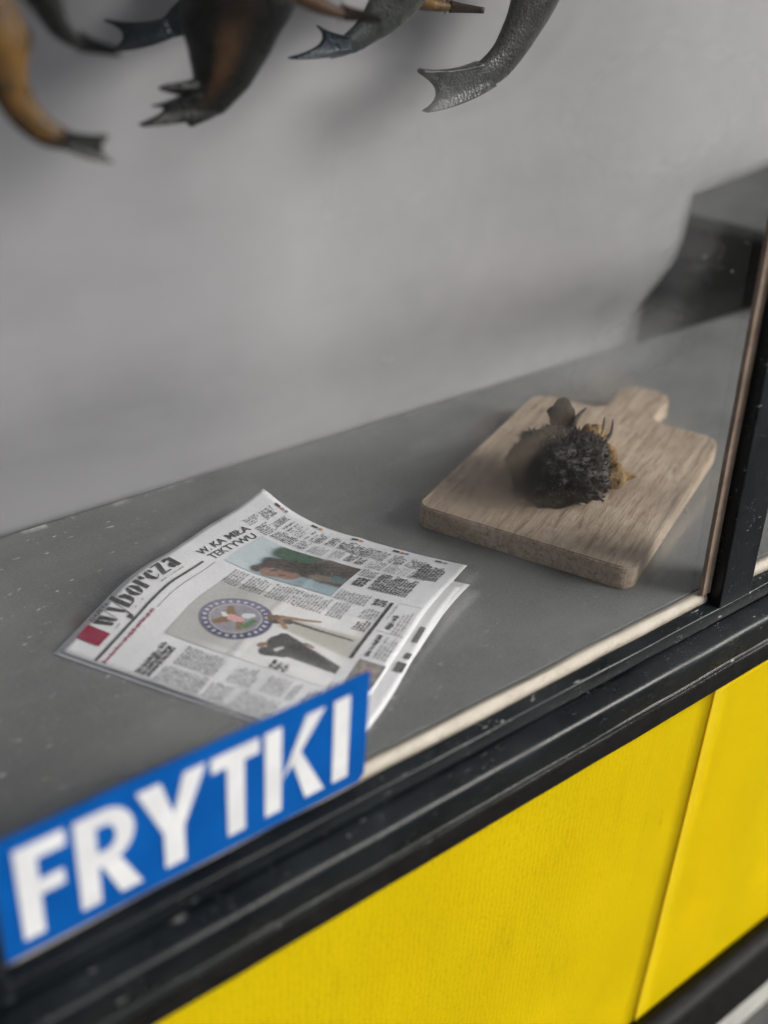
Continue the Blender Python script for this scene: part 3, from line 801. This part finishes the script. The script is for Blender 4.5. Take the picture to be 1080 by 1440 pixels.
def rock(name, c_, r3, mat, seed, parent, amp=.3):
    bm = bmesh.new(); bmesh.ops.create_icosphere(bm, subdivisions=3, radius=1)
    for v in bm.verts:
        n_ = v.co.normalized(); d = 1 + amp*noise.noise(n_*1.6+Vector((seed, 0, 0))) + .12*noise.noise(n_*5+Vector((0, seed, 0)))
        v.co = Vector(c_) + Vector((n_.x*r3[0]*d, n_.y*r3[1]*d, n_.z*r3[2]*d))
    return from_bm(name, bm, mat, parent, True)
def horn(name, pts, r0, mat, parent):
    vs_, fs = [], []; m = 8; pr = resample(pts, 14)
    for i, p in enumerate(pr):
        t = (pr[min(i+1, 14)] - pr[max(i-1, 0)]).normalized(); a = t.cross(Vector((.3, .9, .1))).normalized(); b = t.cross(a)
        rad = r0*(1-i/14)**.6 + .0006
        for k in range(m):
            q = 2*math.pi*k/m; vs_.append(p + a*math.cos(q)*rad + b*math.sin(q)*rad*.7)
    for i in range(14):
        for k in range(m): fs.append((i*m+k, i*m+(k+1) % m, (i+1)*m+(k+1) % m, (i+1)*m+k))
    fs.append(tuple(range(m))); fs.append(tuple(range(14*m, 15*m)))
    return mesh(name, vs_, fs, mat, parent, True)
rock('black_chunk', (.050, .054, .068), (.019, .018, .024), M['rubber'], 3, lp, .35)
horn('bone_spike', [(.030, .020, .060), (.058, .034, .074), (.082, .040, .080)], .0050, M['lump'], lp)
horn('bone_spike', [(.045, -.005, .050), (.068, -.002, .066), (.088, .012, .076)], .0042, M['lump'], lp)
horn('bone_spike', [(.055, -.010, .046), (.080, -.008, .062), (.096, .004, .074)], .0038, M['lump'], lp)
rock('amber_piece', (.060, .006, .050), (.020, .020, .024), M['amber'], 5, lp)
rock('amber_piece', (.070, -.016, .034), (.015, .014, .017), M['amber'], 8, lp)
rock('amber_piece', (.058, -.040, .020), (.020, .016, .017), M['amber'], 11, lp)
horn('amber_stub', [(.056, -.036, .018), (.078, -.042, .016), (.098, -.048, .014)], .0110, M['amber'], lp)

# ------------------------------------------------------------------ hanging fish
rack = thing('hanging_rack', 'steel rods on brackets holding the hanging fish above the counter', 'rack', (.1, .5, .98))
def tube(name, a, b, r, mat, m=10):
    a, b = Vector(a), Vector(b); t = (b-a).normalized(); p = t.orthogonal().normalized(); q = t.cross(p)
    vs_ = [c_ + p*math.cos(2*math.pi*k/m)*r + q*math.sin(2*math.pi*k/m)*r for c_ in (a, b) for k in range(m)]
    fs = [(k, (k+1) % m, m+(k+1) % m, m+k) for k in range(m)] + [tuple(range(m))[::-1], tuple(range(m, 2*m))]
    return mesh(name, vs_, fs, mat, None)
for y_ in (.22, .30, .38): under(tube('rod', (-.55, y_, .98), (.80, y_, .98), .005, M['steel']), rack)
for x_ in (-.50, .75): under(box('bracket', (x_-.008, .205, .985), (x_+.008, .515, 1.0), M['steel']), rack)

BLK = (.004, .005, .005); BRN = (.050, .026, .013); GLD = (.105, .056, .014); GRY = (.040, .045, .042); BLU = (.010, .020, .032); DGR = (.015, .015, .014); RST = (.070, .038, .022)
FISH = [
 ('A', 0.20, [(-0.1941, 0.5695, 0.0191), (-0.1831, 0.5404, 0.0179), (-0.1819, 0.5189, 0.0136), (-0.1753, 0.5009, 0.0111), (-0.1603, 0.4841, 0.0095), (-0.1427, 0.4754, 0.0067)], [(-0.1151, 0.477), (-0.1127, 0.4583), (-0.1217, 0.4685)], GLD, BRN, BLK, 'golden brown smoked fish with a forked black tail hanging nearest the jamb'),
 ('B', 0.25, [(-0.1368, 0.5708, 0.0142), (-0.1296, 0.5574, 0.0115), (-0.1219, 0.5414, 0.0078), (-0.1097, 0.5302, 0.005), (-0.0992, 0.5269, 0.003)], [(-0.0878, 0.5253)], DGR, DGR, BLK, 'dark slender fish tail seen edge on beside the golden smoked fish'),
 ('C', 0.41, [(0.1293, 0.5543, 0.0284), (0.0994, 0.5349, 0.0225), (0.0678, 0.5158, 0.0137), (0.0491, 0.508, 0.008)], [(-0.0051, 0.5189), (-0.0016, 0.494), (0.016, 0.5056)], BLK, BLK, BLU, 'hanging fish with a blue black forked tail behind the thick dark fish'),
 ('D', 0.31, [(0.0709, 0.5752, 0.0568), (0.0617, 0.544, 0.0517), (0.0545, 0.5175, 0.0429), (0.0471, 0.4932, 0.0322), (0.0371, 0.4744, 0.0211), (0.0245, 0.463, 0.0129)], [(-0.0190, 0.4680), (-0.0316, 0.4540), (-0.004, 0.4640)], BLK, BRN, BLK, 'thickest dark smoked fish with a brown flank hanging from the rack'),
 ('E', 0.25, [(0.0544, 0.5703, 0.013), (0.0743, 0.5588, 0.01), (0.0949, 0.5479, 0.0068), (0.1162, 0.5408, 0.0046), (0.1306, 0.5387, 0.0035)], [(0.1461, 0.537)], RST, RST, BRN, 'rusty brown thin tail of a fish in front of the thick dark fish'),
 ('F', 0.36, [(0.2928, 0.5674, 0.0346), (0.2773, 0.5433, 0.0294), (0.2589, 0.5224, 0.0214), (0.2327, 0.503, 0.0126), (0.2098, 0.493, 0.0086)], [(0.1799, 0.5128), (0.1473, 0.4867), (0.19, 0.4965)], GRY, GRY, BLU, 'grey fish with a slate blue forked tail hanging beside the thick dark fish'),
 ('G', 0.40, [(0.2888, 0.5532, 0.0176), (0.3078, 0.5371, 0.0124), (0.3317, 0.5249, 0.0091), (0.3607, 0.518, 0.0057), (0.3801, 0.5166, 0.0036)], [(0.402, 0.5152)], GLD, BRN, BRN, 'small golden tail of a fish hanging between the two grey fish'),
 ('H', 0.36, [(0.4749, 0.565, 0.035), (0.457, 0.5285, 0.0308), (0.4394, 0.4951, 0.0229), (0.4175, 0.4685, 0.0185), (0.39, 0.4542, 0.0147)], [(0.304, 0.4668), (0.315, 0.4259), (0.3363, 0.4428)], DGR, GRY, GRY, 'grey green fish with the broadest forked tail hanging nearest the mullion')]
FLIP = 1
GROUP = 'smoked fish hanging above the counter'
def setcol(o, cols):
    ca = o.data.color_attributes.new('Col', 'FLOAT_COLOR', 'POINT')
    for i, c_ in enumerate(cols): ca.data[i].color = (*c_, 1)
def make_fish(key, y0, pts, tail, c_back, c_side, c_tail, label):
    edge_on = len(tail) == 1
    x_t, z_t, r_t = pts[0]
    dx = pts[0][0]-pts[1][0]; dz = pts[0][1]-pts[1][1]; k = max(-.5, min(.5, dx/dz))
    rb = max(r_t*(1.12 if not edge_on else 1.5), .022)
    length = .20 if not edge_on else .17
    ztop = min(.86, z_t + length + .08)
    ext = []
    for q, rad in ((1, .72), (.86, 1.0), (.66, 1.25), (.38, 1.25)):        # snout ... shoulder ... belly
        z_ = z_t + (ztop-z_t)*q; x_ = x_t + k*(z_-z_t)*(1-.5*q)
        ext.append((x_, z_, rb*.25 if q == 1 else rb*rad))
    ex, ez = pts[-1][0]-pts[-2][0], pts[-1][1]-pts[-2][1]; el = math.hypot(ex, ez)
    root = (pts[-1][0]+ex/el*.016, pts[-1][1]+ez/el*.016, pts[-1][2]*.42)      # the body runs on into the tail fin
    allp = ext + list(pts) + [root]
    P = resample([(p[0], 0, p[1]) for p in allp], 60)
    # radii along the same parameter
    acc = [0]
    for a, b in zip(allp, allp[1:]): acc.append(acc[-1] + math.hypot(b[0]-a[0], b[1]-a[1]))
    def rad_at(t):
        s_ = t*acc[-1]
        for i in range(len(acc)-1):
            if s_ <= acc[i+1] + 1e-9:
                q = (s_-acc[i])/(acc[i+1]-acc[i]); q = q*q*(3-2*q)*.5 + q*.5; return allp[i][2]*(1-q)+allp[i+1][2]*q
        return allp[-1][2]
    t = thing('hanging_fish', label, 'fish', (P[0].x, y0, P[0].z), GROUP)
    t.empty_display_size = .02
    O = Vector((P[0].x, 0, P[0].z)); m = 28; vs_, fs, cols = [], [], []
    for i in range(61):
        tg = (P[min(i+1, 60)]-P[max(i-1, 0)]).normalized(); nrm = Vector((tg.z, 0, -tg.x)); r_ = rad_at(i/60)
        r1 = r_; r2 = r_*(.52 if not edge_on else 1.7*(1-i/60)+.9)
        for q in range(m):
            a = 2*math.pi*q/m; lump = 1+.05*noise.noise(Vector((a*1.2, i*.18, y0*40)))
            vs_.append(P[i]-O + nrm*math.cos(a)*r1*lump + Vector((0, 1, 0))*math.sin(a)*r2*lump)
            flank = sst(-.15, .15, math.cos(a)*FLIP)*sst(.62, .40, math.cos(a)*FLIP)*.9 if key == 'D' else sst(.2, .9, math.cos(a)*(-1 if key in 'FH' else 1))
            cc = mixc(c_back, c_side, flank); cc = mixc(cc, c_tail, sst(.86, 1.0, i/60)*.8); cols.append(cc)
    for i in range(60):
        for q in range(m): fs.append((i*m+q, i*m+(q+1) % m, (i+1)*m+(q+1) % m, (i+1)*m+q))
    fs.append(tuple(range(m))[::-1]); fs.append(tuple(range(60*m, 61*m)))
    b = mesh('fish_body', vs_, fs, M['fish'], t, True); setcol(b, cols)
    # tail fin, fanned rays with a forked trailing edge
    tg = Vector((ex/el, 0, ez/el)); nrm = Vector((tg.z, 0, -tg.x)); rt = pts[-1][2]
    base = Vector((pts[-1][0], 0, pts[-1][1])) - tg*.007
    vs_, fs, cols = [], [], []; nr, nl = 24, 9
    if edge_on:
        tip = Vector((tail[0][0], 0, tail[0][1])); dr = tip-base
        w1 = .026; up, lo = tip+Vector((0, -w1, 0)), tip+Vector((0, w1, 0)); notch = base+dr*.62
        bt_, bb_ = base+Vector((0, -rt*1.0, 0)), base+Vector((0, rt*1.0, 0)); across = nrm
    else:
        up, lo, notch = [Vector((p[0], 0, p[1])) for p in tail]
        s_ = 1 if nrm.dot(up-lo) > 0 else -1
        bt_, bb_ = base+nrm*rt*s_*.90, base-nrm*rt*s_*.90; across = Vector((0, 1, 0))
    rows = []
    if not edge_on: notch = notch.lerp((up+lo)*.5, .22)
    up = base + (up-base)*1.10; lo = base + (lo-base)*1.10
    ctrl = 2*notch - .5*(up+lo); cen = (bt_+bb_)*.5
    for i in range(nr+1):
        s_ = i/nr; a = bt_.lerp(bb_, s_)
        e = up*(1-s_)**2 + ctrl*2*s_*(1-s_) + lo*s_*s_
        edge = math.exp(-(min(i, nr-i)/1.1)**2)
        e = e.lerp(a, .12*edge)                                   # blunt tips
        mid = a.lerp(e, .5); w_ = (2*s_-1)
        outw = (lo-up).normalized()
        mid = mid + outw*(e-a).length*(.12*max(0, w_)**2 + .10*max(0, -w_)**2)   # upper edge hollow, lower edge full
        rows.append([a*(1-k_/nl)**2 + mid*2*(k_/nl)*(1-k_/nl) + e*(k_/nl)**2 for k_ in range(nl+1)])
    th0 = max(.0022, rt*.36)
    for side in (-1, 1):
        for i in range(nr+1):
            for k_ in range(nl+1):
                q = k_/nl; th = th0*(1-q)**1.1 + .0016 + .0030*math.exp(-((nr-2-i)/3.0)**2)*(1-.5*q) + (.0007 if i % 2 else 0)*(1 if 0 < i < nr else 0)
                if i in (0, nr): th *= .55
                th *= (1 + .35*math.exp(-(min(i, nr-i)/2.5)**2)) if i not in (0, nr) else 1
                vs_.append(rows[i][k_] - O + across*side*th)
                cc = mixc(c_tail, BLK, .55*sst(.3, 0, min(i, nr-i)/nr*2)); cols.append(cc)
    off = (nr+1)*(nl+1); ix = lambda s_, i, k_: s_*off + i*(nl+1)+k_
    for i in range(nr):
        for k_ in range(nl):
            fs.append((ix(0, i, k_), ix(0, i, k_+1), ix(0, i+1, k_+1), ix(0, i+1, k_))); fs.append((ix(1, i, k_), ix(1, i+1, k_), ix(1, i+1, k_+1), ix(1, i, k_+1)))
        fs.append((ix(0, i, nl), ix(1, i, nl), ix(1, i+1, nl), ix(0, i+1, nl))); fs.append((ix(0, i, 0), ix(0, i+1, 0), ix(1, i+1, 0), ix(1, i, 0)))
    for k_ in range(nl):
        fs.append((ix(0, 0, k_), ix(1, 0, k_), ix(1, 0, k_+1), ix(0, 0, k_+1))); fs.append((ix(0, nr, k_), ix(0, nr, k_+1), ix(1, nr, k_+1), ix(1, nr, k_)))
    tf = mesh('tail_fin', vs_, fs, M['fish'], t, True); setcol(tf, cols)
    # dorsal and belly fins on the upper body, gill head detail and eye
    def fin(i0, i1, sgn, hgt, sweep):
        vs_, fs = [], []; n_ = 8
        for i in range(n_+1):
            j = int(i0+(i1-i0)*i/n_); tg = (P[min(j+1, 60)]-P[max(j-1, 0)]).normalized(); nr_ = Vector((tg.z, 0, -tg.x))
            if edge_on: nr_ = Vector((0, 1, 0))
            r_ = rad_at(j/60)*(1 if not edge_on else 1.7*(1-j/60)+.9); s_ = i/n_
            p0 = P[j]-O+nr_*sgn*r_*.9; p1 = p0+nr_*sgn*(hgt*math.sin(math.pi*min(1, s_*.9+.12))+.002)+tg*sweep
            ac = Vector((0, 1, 0)) if not edge_on else Vector((1, 0, 0))
            for p_, th in ((p0, .0022), (p1, .0006)): vs_ += [p_+ac*th, p_-ac*th]
        for i in range(n_):
            a = i*4; fs += [(a, a+4, a+6, a+2), (a+1, a+3, a+7, a+5), (a+2, a+6, a+7, a+3), (a, a+1, a+5, a+4)]
        fs += [(0, 2, 3, 1), (n_*4, n_*4+1, n_*4+3, n_*4+2)]
        o = mesh('fin', vs_, fs, M['fish'], t, True); setcol(o, [c_tail]*len(vs_))
    fin(22, 33, 1, .016, .010); fin(26, 34, -1, .013, .010)
    for s_ in (-1, 1):
        c0 = P[6]-O+Vector((0, s_*rad_at(.1)*(.46 if not edge_on else 1.4), 0))
        rock('eye', c0, (.004, .002, .004), M['rubber'], 2, t, .05)
    rod_y = min((.22, .30, .38), key=lambda q: abs(q-y0))
    a = Vector((0, 0, -.004)); b_ = Vector((0, rod_y-y0, .980-P[0].z))
    c_ = tube('twine', a, b_, .0014, M['cord'], 6); c_.parent = t
    if key == 'A':     # ragged belly fin showing at the fish's flank
        rock('belly_fin', Vector((-.176, 0, .541))-O, (.012, .005, .010), M['fish'], 4, t, .4)
        setcol(t.children[-1], [BRN]*len(t.children[-1].data.vertices))
    if key == 'D':     # pointed fin above the tail
        q = horn('fin', [Vector((.050, 0, .487))-O, Vector((.020, 0, .4795))-O, Vector((-.0125, 0, .4815))-O], .0095, M['fish'], t); setcol(q, [BLK]*len(q.data.vertices))
    return t
for args in FISH: make_fish(*args)
